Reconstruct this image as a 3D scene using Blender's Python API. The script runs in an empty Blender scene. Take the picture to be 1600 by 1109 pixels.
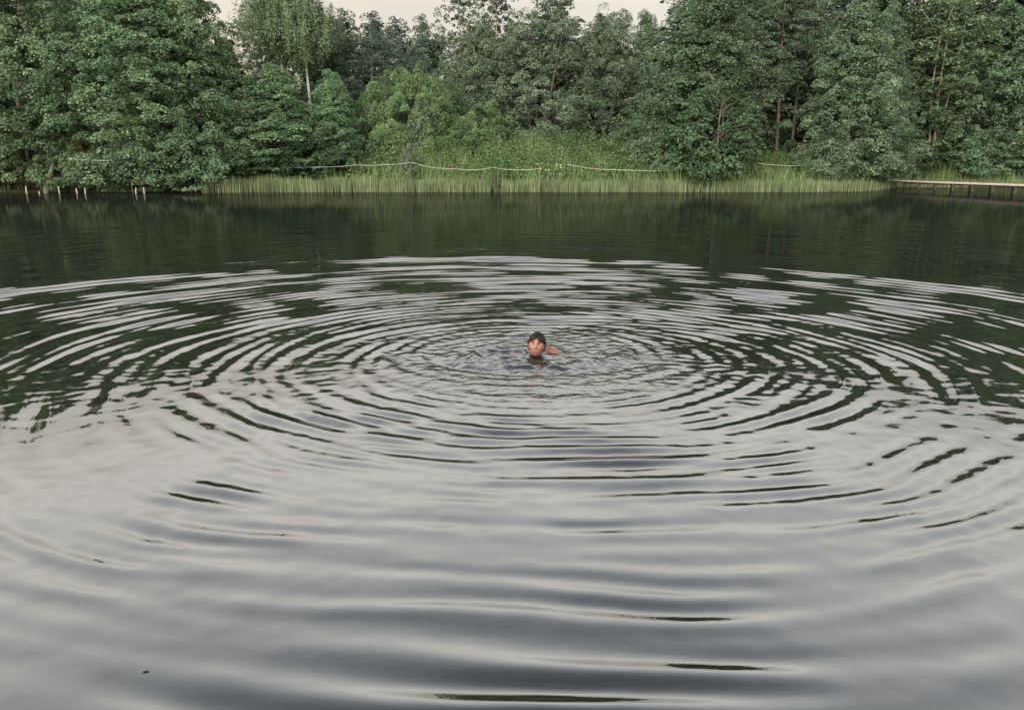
import bpy, bmesh, math, random
import numpy as np
from mathutils import Vector, Matrix

R = math.radians
rng = np.random.default_rng(11)
random.seed(5)
scene = bpy.context.scene
col = scene.collection

# ------------------------------------------------------------------ camera
CAM_H, FPX, PITCH = 1.75, 1170.0, R(14.0)
cam_data = bpy.data.cameras.new('camera')
cam_data.sensor_width = 36.0
cam_data.lens = 36.0 * FPX / 1600.0
cam_data.clip_start, cam_data.clip_end = 0.05, 5000
cam = bpy.data.objects.new('camera', cam_data)
cam.location = (0, 0, CAM_H)
cam.rotation_euler = (math.pi / 2 - PITCH, 0, 0)
col.objects.link(cam)
scene.camera = cam

# ------------------------------------------------------------------ sky and light
SUN_EL, SUN_AZ = R(24), R(202)          # azimuth clockwise from +Y: behind and left of the camera
world = bpy.data.worlds.new('World')
scene.world = world
world.use_nodes = True
nt = world.node_tree
nt.nodes.clear()
out = nt.nodes.new('ShaderNodeOutputWorld')
sky = nt.nodes.new('ShaderNodeTexSky')
sky.sky_type = 'NISHITA'
sky.sun_disc = False
sky.sun_elevation, sky.sun_rotation = SUN_EL, SUN_AZ
sky.air_density, sky.dust_density, sky.ozone_density = 0.7, 5.0, 0.6
bg = nt.nodes.new('ShaderNodeBackground')
bg.inputs['Strength'].default_value = 0.05
nt.links.new(sky.outputs[0], bg.inputs['Color'])
# thin evening overcast, brightened above the frame to lift water reflections: cream low down, blue grey higher up, the same all round
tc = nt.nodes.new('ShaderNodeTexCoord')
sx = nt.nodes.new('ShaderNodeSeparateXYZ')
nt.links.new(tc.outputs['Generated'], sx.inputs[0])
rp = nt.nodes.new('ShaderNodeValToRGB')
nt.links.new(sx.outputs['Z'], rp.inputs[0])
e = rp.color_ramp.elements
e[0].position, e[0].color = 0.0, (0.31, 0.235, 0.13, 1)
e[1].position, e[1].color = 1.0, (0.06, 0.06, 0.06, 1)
for p, c in ((0.19, (0.325, 0.26, 0.16)), (0.36, (0.90, 0.845, 0.73)), (0.50, (0.63, 0.615, 0.575)), (0.66, (0.34, 0.345, 0.35)), (0.82, (0.16, 0.165, 0.175))):  # bright band above the visible sky, added to brighten the water's reflections
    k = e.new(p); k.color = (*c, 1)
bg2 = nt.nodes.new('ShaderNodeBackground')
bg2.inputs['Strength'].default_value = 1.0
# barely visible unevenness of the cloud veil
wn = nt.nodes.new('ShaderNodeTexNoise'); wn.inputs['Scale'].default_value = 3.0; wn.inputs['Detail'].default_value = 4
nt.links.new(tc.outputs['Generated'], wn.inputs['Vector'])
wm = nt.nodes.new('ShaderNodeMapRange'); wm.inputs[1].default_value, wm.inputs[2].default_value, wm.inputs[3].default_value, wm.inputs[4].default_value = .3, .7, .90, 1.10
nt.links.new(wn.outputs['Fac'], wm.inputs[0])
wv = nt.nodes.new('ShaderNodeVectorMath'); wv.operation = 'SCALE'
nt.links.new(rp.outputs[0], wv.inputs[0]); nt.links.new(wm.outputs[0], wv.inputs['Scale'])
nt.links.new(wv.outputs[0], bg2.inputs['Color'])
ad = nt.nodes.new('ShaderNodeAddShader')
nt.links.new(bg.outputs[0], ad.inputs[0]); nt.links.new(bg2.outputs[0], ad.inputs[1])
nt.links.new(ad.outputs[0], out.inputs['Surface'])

sun_data = bpy.data.lights.new('sun', 'SUN')
sun_data.energy, sun_data.angle = 2.7, R(58)
sun_data.color = (1.0, 0.97, 0.92)
sun = bpy.data.objects.new('sun', sun_data)
sd = Vector((math.sin(SUN_AZ) * math.cos(SUN_EL), math.cos(SUN_AZ) * math.cos(SUN_EL), math.sin(SUN_EL)))
sun.rotation_euler = (-sd).to_track_quat('-Z', 'Y').to_euler()
sun.location = sd * 80
col.objects.link(sun)

scene.view_settings.view_transform = 'Standard'
scene.view_settings.look = 'None'
scene.view_settings.exposure = 1.0
scene.view_settings.gamma = 1.0
scene.view_settings.use_curve_mapping = False
scene.render.engine = 'CYCLES'
scene.cycles.max_bounces = 6
scene.cycles.diffuse_bounces = 3
scene.cycles.glossy_bounces = 3
scene.cycles.transmission_bounces = 3

# ------------------------------------------------------------------ helpers
def depth(D): return D * math.cos(PITCH) + CAM_H * math.sin(PITCH)
def gx(px, D): return (px - 800.0) / FPX * depth(D)                       # sideways place of a spot D metres out
def gz(py, D): return CAM_H + D * math.tan(math.atan((554.5 - py) / FPX) - PITCH)

def link(o, parent=None):
    col.objects.link(o)
    if parent: o.parent = parent
    return o

def tag(o, label=None, cat=None, group=None, kind=None):
    if label: o['label'] = label
    if cat: o['category'] = cat
    if group: o['group'] = group
    if kind: o['kind'] = kind
    return o

def np_mesh(name, V, F, tint=None, smooth=False):
    V = np.ascontiguousarray(V, dtype=np.float32); F = np.ascontiguousarray(F, dtype=np.int32)
    me = bpy.data.meshes.new(name)
    n, k = F.shape
    me.vertices.add(len(V)); me.vertices.foreach_set('co', V.ravel())
    me.loops.add(n * k); me.loops.foreach_set('vertex_index', F.ravel())
    me.polygons.add(n); me.polygons.foreach_set('loop_start', np.arange(0, n * k, k, dtype=np.int32))
    if smooth: me.polygons.foreach_set('use_smooth', np.ones(n, dtype=bool))
    me.update(calc_edges=True)
    if tint is not None:
        a = me.attributes.new('tint', 'FLOAT', 'FACE')
        a.data.foreach_set('value', np.ascontiguousarray(tint, dtype=np.float32))
    return me

def mesh_obj(name, me, mat, parent=None):
    if mat and not me.materials: me.materials.append(mat)
    return link(bpy.data.objects.new(name, me), parent)

def empty(name, loc=(0, 0, 0), rz=0):
    o = bpy.data.objects.new(name, None)
    o.empty_display_size = 0.3
    o.location = loc; o.rotation_euler = (0, 0, rz)
    return link(o)

class Geo:
    """collects quads and triangles of tubes and boxes into one mesh"""
    def __init__(s): s.v, s.f = [], []
    def tube(s, pts, rad, n=6, cap=True):
        pts = [Vector(p) for p in pts]; b = len(s.v)
        if not hasattr(rad, '__len__'): rad = [rad] * len(pts)
        for i, p in enumerate(pts):
            t = (pts[min(i + 1, len(pts) - 1)] - pts[max(i - 1, 0)]).normalized()
            u = t.cross(Vector((0, 1, 0)) if abs(t.y) < .9 else Vector((1, 0, 0))).normalized(); w = t.cross(u)
            for k in range(n):
                a = 2 * math.pi * k / n
                s.v.append(tuple(p + (u * math.cos(a) + w * math.sin(a)) * rad[i]))
        for i in range(len(pts) - 1):
            for k in range(n):
                s.f.append((b + i * n + k, b + i * n + (k + 1) % n, b + (i + 1) * n + (k + 1) % n, b + (i + 1) * n + k))
        if cap:
            s.f.append(tuple(b + k for k in range(n))[::-1]); q = b + (len(pts) - 1) * n
            s.f.append(tuple(q + k for k in range(n)))
        return s
    def box(s, c, d, jit=0.0):
        b = len(s.v)
        for z in (-1, 1):
            for y in (-1, 1):
                for x in (-1, 1):
                    s.v.append(tuple(c[i] + (x, y, z)[i] * d[i] / 2 + random.uniform(-jit, jit) for i in range(3)))
        for q in ((0, 2, 3, 1), (4, 5, 7, 6), (0, 1, 5, 4), (2, 6, 7, 3), (0, 4, 6, 2), (1, 3, 7, 5)):
            s.f.append(tuple(b + i for i in q))
        return s
    def mesh(s, name, smooth=False):
        me = bpy.data.meshes.new(name); me.from_pydata(s.v, [], s.f)
        if smooth:
            for p in me.polygons: p.use_smooth = True
        me.update(); return me

# ------------------------------------------------------------------ materials
def new_mat(name):
    m = bpy.data.materials.new(name); m.use_nodes = True
    t = m.node_tree; t.nodes.clear()
    o = t.nodes.new('ShaderNodeOutputMaterial')
    return m, t, o

def leaf_mat(name, dark, mid, light, rough=0.5, spec=0.35, trans=0.3, dead=None, vary=True):
    m, t, o = new_mat(name)
    at = t.nodes.new('ShaderNodeAttribute'); at.attribute_name = 'tint'
    r = t.nodes.new('ShaderNodeValToRGB'); el = r.color_ramp.elements
    el[0].color = (*dark, 1); el[1].color = (*light, 1); k = el.new(0.55); k.color = (*mid, 1)
    if dead: k = el.new(0.97); k.color = (*light, 1); el[-1].color = (*dead, 1)
    t.links.new(at.outputs['Fac'], r.inputs[0])
    oi = t.nodes.new('ShaderNodeObjectInfo')
    hs = t.nodes.new('ShaderNodeHueSaturation')
    for out_rng, sock in (((0.478, 0.504) if vary else (0.5, 0.5), 'Hue'), ((0.82, 1.18) if vary else (1, 1), 'Value')):
        mr = t.nodes.new('ShaderNodeMapRange'); mr.inputs[3].default_value, mr.inputs[4].default_value = out_rng
        if sock == 'Value':
            mm = t.nodes.new('ShaderNodeMath'); mm.operation = 'FRACT'
            m2 = t.nodes.new('ShaderNodeMath'); m2.operation = 'MULTIPLY'; m2.inputs[1].default_value = 7.31
            t.links.new(oi.outputs['Random'], m2.inputs[0]); t.links.new(m2.outputs[0], mm.inputs[0]); t.links.new(mm.outputs[0], mr.inputs[0])
        else:
            t.links.new(oi.outputs['Random'], mr.inputs[0])
        t.links.new(mr.outputs[0], hs.inputs[sock])
    t.links.new(r.outputs[0], hs.inputs['Color'])
    p = t.nodes.new('ShaderNodeBsdfPrincipled')
    p.inputs['Roughness'].default_value = rough
    p.inputs['Specular IOR Level'].default_value = spec
    t.links.new(hs.outputs[0], p.inputs['Base Color'])
    tr = t.nodes.new('ShaderNodeBsdfTranslucent'); t.links.new(hs.outputs[0], tr.inputs['Color'])
    mx = t.nodes.new('ShaderNodeMixShader'); mx.inputs[0].default_value = trans
    t.links.new(p.outputs[0], mx.inputs[1]); t.links.new(tr.outputs[0], mx.inputs[2])
    t.links.new(mx.outputs[0], o.inputs['Surface'])
    return m

def noise_mat(name, c1, c2, scale=4.0, rough=0.85, bump=0.3, stretch=(1, 1, 1), spec=0.2, lo=.35, hi=.65, c3=None):
    m, t, o = new_mat(name)
    tc = t.nodes.new('ShaderNodeTexCoord'); mp = t.nodes.new('ShaderNodeMapping'); mp.inputs['Scale'].default_value = stretch
    t.links.new(tc.outputs['Object'], mp.inputs['Vector'])
    n = t.nodes.new('ShaderNodeTexNoise'); n.inputs['Scale'].default_value = scale; n.inputs['Detail'].default_value = 6
    t.links.new(mp.outputs[0], n.inputs['Vector'])
    r = t.nodes.new('ShaderNodeValToRGB'); r.color_ramp.elements[0].color = (*c1, 1); r.color_ramp.elements[1].color = (*c2, 1)
    r.color_ramp.elements[0].position = lo; r.color_ramp.elements[1].position = hi
    t.links.new(n.outputs['Fac'], r.inputs[0])
    p = t.nodes.new('ShaderNodeBsdfPrincipled'); p.inputs['Roughness'].default_value = rough; p.inputs['Specular IOR Level'].default_value = spec
    t.links.new(r.outputs[0], p.inputs['Base Color'])
    if bump:
        b = t.nodes.new('ShaderNodeBump'); b.inputs['Strength'].default_value = bump; b.inputs['Distance'].default_value = 0.02
        t.links.new(n.outputs['Fac'], b.inputs['Height']); t.links.new(b.outputs[0], p.inputs['Normal'])
    t.links.new(p.outputs[0], o.inputs['Surface'])
    return m

M = {}
M['alder'] = leaf_mat('alder_leaf', (0.049, 0.101, 0.055), (0.122, 0.209, 0.107), (0.255, 0.355, 0.185), .5, .28, .3)
M['alder_grey'] = leaf_mat('grey_alder_leaf', (0.041, 0.083, 0.049), (0.101, 0.165, 0.091), (0.199, 0.273, 0.156), .5, .28, .3)
M['alder_dark'] = leaf_mat('dark_alder_leaf', (0.018, 0.044, 0.020), (0.048, 0.092, 0.042), (0.105, 0.173, 0.082), .5, .28, .25)
M['brown'] = leaf_mat('browning_leaf', (0.062, 0.073, 0.031), (0.150, 0.138, 0.059), (0.263, 0.195, 0.102), .5, .3, .3)
M['willow'] = leaf_mat('willow_leaf', (0.043, 0.076, 0.045), (0.105, 0.153, 0.090), (0.203, 0.255, 0.164), .5, .4, .3)
M['willow_light'] = leaf_mat('willow_scrub_leaf', (0.051, 0.110, 0.046), (0.120, 0.217, 0.087), (0.221, 0.342, 0.156), .5, .35, .35)
M['birch'] = leaf_mat('birch_leaf', (0.047, 0.087, 0.046), (0.109, 0.172, 0.085), (0.194, 0.268, 0.136), .45, .4, .35)
M['aspen'] = leaf_mat('aspen_leaf', (0.038, 0.064, 0.042), (0.089, 0.129, 0.079), (0.176, 0.219, 0.152), .4, .5, .35)
M['pine'] = leaf_mat('pine_needle', (0.029, 0.059, 0.037), (0.068, 0.112, 0.068), (0.129, 0.185, 0.111), .55, .3, .15)
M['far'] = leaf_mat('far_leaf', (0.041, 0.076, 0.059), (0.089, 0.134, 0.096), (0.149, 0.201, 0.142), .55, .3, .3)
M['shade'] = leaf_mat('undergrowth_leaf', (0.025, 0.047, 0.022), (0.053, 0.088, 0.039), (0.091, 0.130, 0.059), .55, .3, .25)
M['grass'] = leaf_mat('meadow_grass', (0.075, 0.123, 0.044), (0.145, 0.213, 0.077), (0.225, 0.291, 0.138), .6, .2, .35, (.26, .22, .12), vary=False)
M['herb'] = leaf_mat('herb_leaf', (0.075, 0.132, 0.052), (0.135, 0.213, 0.083), (0.205, 0.293, 0.127), .5, .3, .35, (.20, .17, .10), vary=False)
M['reed'] = leaf_mat('reed_blade', (0.077, 0.095, 0.045), (0.149, 0.194, 0.088), (0.234, 0.284, 0.149), .55, .25, .3, (.30, .25, .15), vary=False)
M['bark_grey'] = noise_mat('grey_bark', (.06, .052, .042), (.16, .145, .12), 5, stretch=(3, 3, .7))
M['bark_pale'] = noise_mat('pale_bark', (.14, .12, .09), (.33, .29, .23), 4, stretch=(2, 2, .8))
M['bark_pine'] = noise_mat('pine_bark', (.075, .058, .048), (.17, .125, .10), 5, stretch=(3, 3, .7))
M['bark_birch'] = noise_mat('birch_bark', (.05, .045, .04), (.40, .38, .34), 3.5, stretch=(1, 1, 4), lo=.3, hi=.42)
M['soil'] = noise_mat('shore_soil', (.030, .034, .016), (.075, .070, .036), 1.4, 0.95, .4)
M['rope'] = noise_mat('white_rope', (.38, .37, .34), (.55, .53, .49), 40, .8, .2)
M['post_wood'] = noise_mat('weathered_post', (.020, .016, .013), (.055, .045, .036), 9, stretch=(4, 4, .6))
M['stake'] = noise_mat('bleached_stake', (.16, .145, .12), (.36, .33, .28), 9, stretch=(3, 3, .6))
M['plank'] = noise_mat('bleached_plank', (.36, .29, .255), (.56, .47, .42), 3, .85, .3, (1, 14, 4))
M['pile'] = noise_mat('jetty_pile_wood', (.03, .028, .024), (.09, .08, .068), 8, stretch=(4, 4, .6))
M['beam'] = noise_mat('jetty_beam_wood', (.09, .065, .05), (.19, .14, .11), 4, stretch=(5, .6, 5))
M['twig'] = noise_mat('wet_twig', (.012, .010, .008), (.03, .025, .02), 30)
M['flower'] = noise_mat('yellow_leaf', (.45, .40, .16), (.62, .56, .28), 5, bump=0)

# ------------------------------------------------------------------ terrain
YX = np.array([-400, -60, -45, -25, -19, -12, 15, 24, 29, 33, 37, 45, 70, 400.])
YY = np.array([50, 53, 55.2, 56.5, 58.2, 58.8, 58.9, 59.4, 62.5, 69.5, 74, 73.5, 68, 60.])
def shore(x): return np.interp(x, YX, YY) + 0.25 * np.sin(x * .9) + .15 * np.sin(x * 2.3 + 1)
def sstep(a, b, t): t = np.clip((t - a) / (b - a), 0, 1); return t * t * (3 - 2 * t)
def bank_height(x): return np.interp(x, [-60, -22, -13, -8, 12, 18, 24, 60], [.7, .8, 1.5, 2.5, 2.4, 1.6, 1.2, .9])
def ground_z(x, y):
    x = np.asarray(x, float); y = np.asarray(y, float)
    s = y - shore(x)
    z = -1.7 + 1.65 * sstep(-7, 0, s) + .40 * sstep(0, 1.6, s) + bank_height(x) * sstep(1.2, 7.5, s) + 3.0 * sstep(14, 90, s) + 9 * sstep(100, 600, s)
    z2 = -1.7 + 2.2 * sstep(-2.0, -9, y) + 6 * sstep(-20, -300, y)
    z3 = 3.0 * sstep(240, 300, np.abs(x))
    z = np.maximum(np.maximum(z, z2), -1.7 + z3)
    return z + .05 * np.sin(x * 1.7 + y) * np.cos(y * 1.3) * sstep(.5, 3, np.abs(s))
gxs = np.unique(np.concatenate([np.linspace(-1500, -60, 30), np.linspace(-60, 60, 181), np.linspace(60, 1500, 30)]))
gys = np.unique(np.concatenate([np.linspace(-1500, -20, 20), np.linspace(-20, 46, 20), np.linspace(46, 100, 120), np.linspace(100, 1500, 40)]))
X, Y = np.meshgrid(gxs, gys)
nx, ny = len(gxs), len(gys)
idx = np.arange(nx * ny).reshape(ny, nx)
F = np.stack([idx[:-1, :-1], idx[:-1, 1:], idx[1:, 1:], idx[1:, :-1]], -1).reshape(-1, 4)
me = np_mesh('ground', np.stack([X, Y, ground_z(X, Y)], -1).reshape(-1, 3), F, smooth=True)
tag(mesh_obj('ground', me, M['soil']), kind='structure')

# ------------------------------------------------------------------ water: rings spreading from the swimmer
SWX, SWY = 0.235, 7.0
def ripple_field():
    N, L = 1400, 40.0
    g = np.random.default_rng(4)
    k1 = 2 * np.pi * np.fft.fftfreq(N, L / N)
    kr = 2 * np.pi * np.fft.rfftfreq(N, L / N)
    KX, KY = np.meshgrid(kr, k1)
    K = np.hypot(KX, KY); K[0, 0] = 1e-6
    W = np.sqrt(9.81 * K + 7.2e-5 * K ** 3)
    # each stroke is a small impulse that spreads by the dispersion of real water waves
    spec = np.exp(-(K * .034) ** 2) * (1 - np.exp(-(K / 12.5) ** 4))
    Hk = np.zeros(K.shape, complex)
    t = 0.7
    for i in range(13):
        px, py = g.normal(0, .24), g.normal(0.05, .24)
        ph = g.uniform(-.6, .6)
        for sgn in (-1, 1):
            qx = px + sgn * .16
            Hk += spec * np.exp(-1j * (KX * qx + KY * py)) * np.cos(W * t + ph) * np.exp(-1.1e-5 * K * K * t) * (1 + .25 * g.normal())
        t += g.uniform(1.45, 1.95)
    h = np.fft.irfft2(Hk, s=(N, N))
    # small random chop stirred up by arms and body
    nz = np.fft.rfft2(g.normal(size=(N, N)))
    chop = np.fft.irfft2(nz * np.exp(-((K - 38) / 20) ** 2), s=(N, N)); chop /= chop.std()
    broad = np.fft.irfft2(nz * np.exp(-((K - 3.2) / 1.6) ** 2), s=(N, N)); broad /= broad.std()
    fine = np.fft.irfft2(np.fft.rfft2(g.normal(size=(N, N))) * np.exp(-((K - 7) / 3) ** 2), s=(N, N)); fine /= fine.std()
    ax = np.fft.fftfreq(N, 1 / L)
    XX, YY_ = np.meshgrid(ax, ax); r = np.hypot(XX, YY_)
    dx = L / N
    gy, gx_ = np.gradient(np.fft.fftshift(h), dx); sl = np.fft.ifftshift(np.hypot(gx_, gy))
    # even the strength of the rings out along the radius
    bins = np.clip((r / .25).astype(int), 0, 79)
    rms = np.sqrt(np.bincount(bins.ravel(), (sl ** 2).ravel(), 80) / np.maximum(np.bincount(bins.ravel(), minlength=80), 1))
    rms = np.convolve(np.pad(rms, 3, 'edge'), np.ones(7) / 7, 'valid')
    rc = (np.arange(80) + .5) * .25
    target = np.interp(rc, [0, .4, 1.0, 2.2, 4, 6.5, 7.6, 8.6, 9.6, 11, 20], [.11, .11, .090, .085, .085, .088, .078, .034, .012, .006, .003])
    gain = np.interp(r, rc, target / np.maximum(rms, 1e-9))
    h = h * gain * (1 + .36 * broad + .20 * fine).clip(.12, 2.0)
    # calmer in front, towards the camera
    front = sstep(.5, 4.5, -YY_ - .15 * np.abs(XX))
    h2 = np.fft.irfft2(Hk * (1 - np.exp(-(K / 27.0) ** 4)), s=(N, N))
    g2, g1 = np.gradient(np.fft.fftshift(h2), dx); sl2 = np.fft.ifftshift(np.hypot(g1, g2))
    rms2 = np.sqrt(np.bincount(bins.ravel(), (sl2 ** 2).ravel(), 80) / np.maximum(np.bincount(bins.ravel(), minlength=80), 1))
    rms2 = np.convolve(np.pad(rms2, 3, 'edge'), np.ones(7) / 7, 'valid')
    h2 *= np.interp(r, rc, .060 / np.maximum(rms2, 1e-9)) * (1 + .35 * broad + .30 * fine).clip(.15, 2.0)
    inn = 1 - sstep(3.5, 6.5, r)
    w2 = np.maximum(front, inn)
    h = h * (1 - .72 * w2) + h2 * (1.05 * w2) * (1 - .42 * front)
    mid = np.fft.irfft2(np.fft.rfft2(g.normal(size=(N, N))) * np.exp(-((K - 17) / 7) ** 2), s=(N, N)); mid /= mid.std()
    h += chop * (.0036 * np.exp(-(r / .95) ** 2) + .00042 * np.exp(-(r / 6.0) ** 4)) + mid * .0006 * np.exp(-(r / 7.5) ** 6)
    # bow wave pushed up in front of the chest
    el_r = np.hypot(XX / .70, (YY_ - .04) / .50)
    h += .020 * np.exp(-((el_r - 1.0) / .15) ** 2) * sstep(-.10, .25, -YY_ + .05) * (1 + .15 * chop)
    h -= .012 * np.exp(-((el_r - 1.42) / .16) ** 2) * sstep(-.05, .4, -YY_)
    # strokes push waves ahead and behind more than straight out to the sides
    side = np.exp(-((np.abs(np.arctan2(np.abs(YY_ + .2), np.abs(XX))) - .0) / .30) ** 2) * sstep(4.0, 6.0, r)
    h *= 1 - .5 * side
    return np.fft.fftshift(h), L, N
HF, LF, NF = ripple_field()
def sample(x, y):
    u = (x + LF / 2) / LF * NF; v = (y + LF / 2) / LF * NF
    i = np.clip(u.astype(int), 0, NF - 2); j = np.clip(v.astype(int), 0, NF - 2)
    fu, fv = np.clip(u - i, 0, 1), np.clip(v - j, 0, 1)
    return HF[j, i] * (1 - fu) * (1 - fv) + HF[j, i + 1] * fu * (1 - fv) + HF[j + 1, i] * (1 - fu) * fv + HF[j + 1, i + 1] * fu * fv
rr = np.concatenate([np.arange(.02, 9.2, .0235), np.arange(9.2, 14, .05), np.arange(14, 32, .12), np.geomspace(32, 300, 40)])
NS = 720
th = np.linspace(0, 2 * np.pi, NS, endpoint=False)
RR, TT = np.meshgrid(rr, th, indexing='ij')
LX, LY = RR * np.cos(TT), RR * np.sin(TT)
wq = sstep(1.0, 3.5, RR)
WX = wq * (.05 * np.sin(LX * 1.3 + LY * .9 + 1) + .025 * np.sin(LX * 2.9 - LY * 2.1) + .008 * np.sin(LX * 5.3 + LY * 3.7))
WY = wq * (.05 * np.sin(LY * 1.1 - LX * 1.2 + 2) + .025 * np.sin(LY * 2.5 + LX * 2.7 + 4) + .008 * np.sin(LX * 4.1 - LY * 5.9))
Z = np.where(RR < 18, sample(LX * .9 + WX, LY * 1.02 + WY), 0) * (1 - sstep(13, 17.5, RR))
# faint long swell of the earliest rings, far out on the lake
wob = .35 * np.sin(TT * 5 + 1) + .25 * np.sin(TT * 11 + 2.5 + RR * .05) + .15 * np.sin(TT * 23 + RR * .1)
amp = np.exp(-((RR - 15) / 7) ** 2) * sstep(8, 10.5, RR) * (.55 + .45 * np.sin(TT * 7 + RR * .4) * np.sin(TT * 3 + RR * .21))
Z += amp * .0030 * np.cos(2 * np.pi * RR / .85 + wob * 3) + amp * .0018 * np.cos(2 * np.pi * RR / .6 + wob * 4 + 1)
V = np.stack([LX + SWX, LY + SWY, Z], -1).reshape(-1, 3)
V = np.vstack([V, [[SWX, SWY, Z[0].mean()]]])
idx = np.arange(len(rr) * NS).reshape(len(rr), NS)
nxt = np.roll(idx, -1, 1)
F = np.stack([idx[:-1], idx[1:], nxt[1:], nxt[:-1]], -1).reshape(-1, 4)
me = np_mesh('lake', V, F, smooth=True)
def water_mat():
    m, t, o = new_mat('lake_water')
    ge = t.nodes.new('ShaderNodeNewGeometry')
    mp = t.nodes.new('ShaderNodeMapping'); mp.inputs['Scale'].default_value = (.45, 1.6, 1)
    t.links.new(ge.outputs['Position'], mp.inputs['Vector'])
    n1 = t.nodes.new('ShaderNodeTexNoise'); n1.inputs['Scale'].default_value = 1.6; n1.inputs['Detail'].default_value = 3
    t.links.new(mp.outputs[0], n1.inputs['Vector'])
    b1 = t.nodes.new('ShaderNodeBump'); b1.inputs['Strength'].default_value = 1.0; b1.inputs['Distance'].default_value = .0022
    t.links.new(n1.outputs['Fac'], b1.inputs['Height'])
    # fine chop where the swimmer stirs the surface
    vd = t.nodes.new('ShaderNodeVectorMath'); vd.operation = 'DISTANCE'; vd.inputs[1].default_value = (SWX, SWY - .15, 0)
    t.links.new(ge.outputs['Position'], vd.inputs[0])
    mr = t.nodes.new('ShaderNodeMapRange'); mr.interpolation_type = 'SMOOTHSTEP'
    mr.inputs[1].default_value, mr.inputs[2].default_value, mr.inputs[3].default_value, mr.inputs[4].default_value = .2, 1.9, 1.0, .03
    t.links.new(vd.outputs['Value'], mr.inputs[0])
    n2 = t.nodes.new('ShaderNodeTexNoise'); n2.inputs['Scale'].default_value = 13; n2.inputs['Detail'].default_value = 3
    t.links.new(ge.outputs['Position'], n2.inputs['Vector'])
    ml = t.nodes.new('ShaderNodeMath'); ml.operation = 'MULTIPLY'
    t.links.new(n2.outputs['Fac'], ml.inputs[0]); t.links.new(mr.outputs[0], ml.inputs[1])
    b0 = b1
    b1 = t.nodes.new('ShaderNodeBump'); b1.inputs['Strength'].default_value = 1.0; b1.inputs['Distance'].default_value = .016
    t.links.new(ml.outputs[0], b1.inputs['Height']); t.links.new(b0.outputs[0], b1.inputs['Normal'])
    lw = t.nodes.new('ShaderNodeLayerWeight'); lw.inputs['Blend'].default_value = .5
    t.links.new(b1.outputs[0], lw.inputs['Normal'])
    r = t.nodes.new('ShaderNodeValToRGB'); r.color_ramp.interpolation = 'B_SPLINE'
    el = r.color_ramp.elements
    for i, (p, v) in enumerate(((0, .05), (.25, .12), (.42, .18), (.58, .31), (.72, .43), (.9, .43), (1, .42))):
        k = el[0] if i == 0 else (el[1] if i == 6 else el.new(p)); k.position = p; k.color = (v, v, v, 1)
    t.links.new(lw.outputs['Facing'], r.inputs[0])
    gl = t.nodes.new('ShaderNodeBsdfGlossy'); gl.inputs['Roughness'].default_value = .0
    gl.inputs['Color'].default_value = (1, 1, 1, 1)
    t.links.new(b1.outputs[0], gl.inputs['Normal'])
    df = t.nodes.new('ShaderNodeBsdfDiffuse'); df.inputs['Color'].default_value = (.010, .012, .009, 1)
    mx = t.nodes.new('ShaderNodeMixShader')
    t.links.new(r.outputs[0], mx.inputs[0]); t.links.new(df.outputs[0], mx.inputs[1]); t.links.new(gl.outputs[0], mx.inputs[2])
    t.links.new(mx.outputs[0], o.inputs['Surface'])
    return m
tag(mesh_obj('lake', me, water_mat()), kind='structure')

# ------------------------------------------------------------------ foliage
def leaves(C, Nn, size, asp, tint, g, fold=.25):
    """kite-shaped folded leaves at C facing Nn"""
    n = len(C)
    Nn = Nn / np.maximum(np.linalg.norm(Nn, axis=1, keepdims=True), 1e-6)
    a = g.normal(size=(n, 3)); a[:, 2] -= .5
    a -= (a * Nn).sum(1, keepdims=True) * Nn; a /= np.maximum(np.linalg.norm(a, axis=1, keepdims=True), 1e-6)
    b = np.cross(Nn, a)
    s = np.asarray(size).reshape(-1, 1) * np.ones((n, 1)); w = s * asp
    p0 = C - a * s * .5; p2 = C + a * s * .5
    p1 = C + b * w * .5 + Nn * w * fold - a * s * .06; p3 = C - b * w * .5 + Nn * w * fold - a * s * .06
    V = np.stack([p0, p1, p2, p3], 1).reshape(-1, 3)
    F = (np.arange(n)[:, None] * 4 + np.array([[0, 1, 2, 3]]))
    T = np.stack([F[:, [0, 1, 2]], F[:, [0, 2, 3]]], 1).reshape(-1, 3)
    return V, T, np.repeat(tint, 2)

def cluster_leaves(P, O, g, per=70, rad=.6, flat=.5, size=.2, asp=.7, up=.7, outw=.5, rnd=.45, hang=0.0, shell=.55):
    """leaf sprays at cluster centres P with outward directions O"""
    n = len(P); k = per
    d = g.normal(size=(n, k, 3)); d /= np.linalg.norm(d, axis=2, keepdims=True)
    d[..., 2] = np.where(d[..., 2] < -.3, -d[..., 2], d[..., 2])
    rc = (rad * g.uniform(.4, 1.6, (n, 1, 1)))
    q = d * rc * g.uniform(shell, 1.0, (n, k, 1)) ** .7
    q[..., 2] *= flat
    q += O[:, None, :] * rc * .25
    hd = (q[..., 0] ** 2 + q[..., 1] ** 2) / rc[..., 0] ** 2
    q[..., 2] -= .25 * rc[..., 0] * hd
    if hang: q[..., 2] -= hang * g.uniform(0, 1, (n, k)) ** 1.3
    nn = d * .35 + O[:, None, :] * outw + np.array([0, 0, up]) + g.normal(size=(n, k, 3)) * rnd
    ti = np.clip(.5 + .42 * (g.uniform(size=(n, 1)) - .5) + .55 * (g.uniform(size=(n, k)) - .5), 0, 1)
    sz = size * g.uniform(.7, 1.3, (n, k))
    return (P[:, None, :] + q).reshape(-1, 3), nn.reshape(-1, 3), sz.ravel(), ti.ravel()

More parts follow.
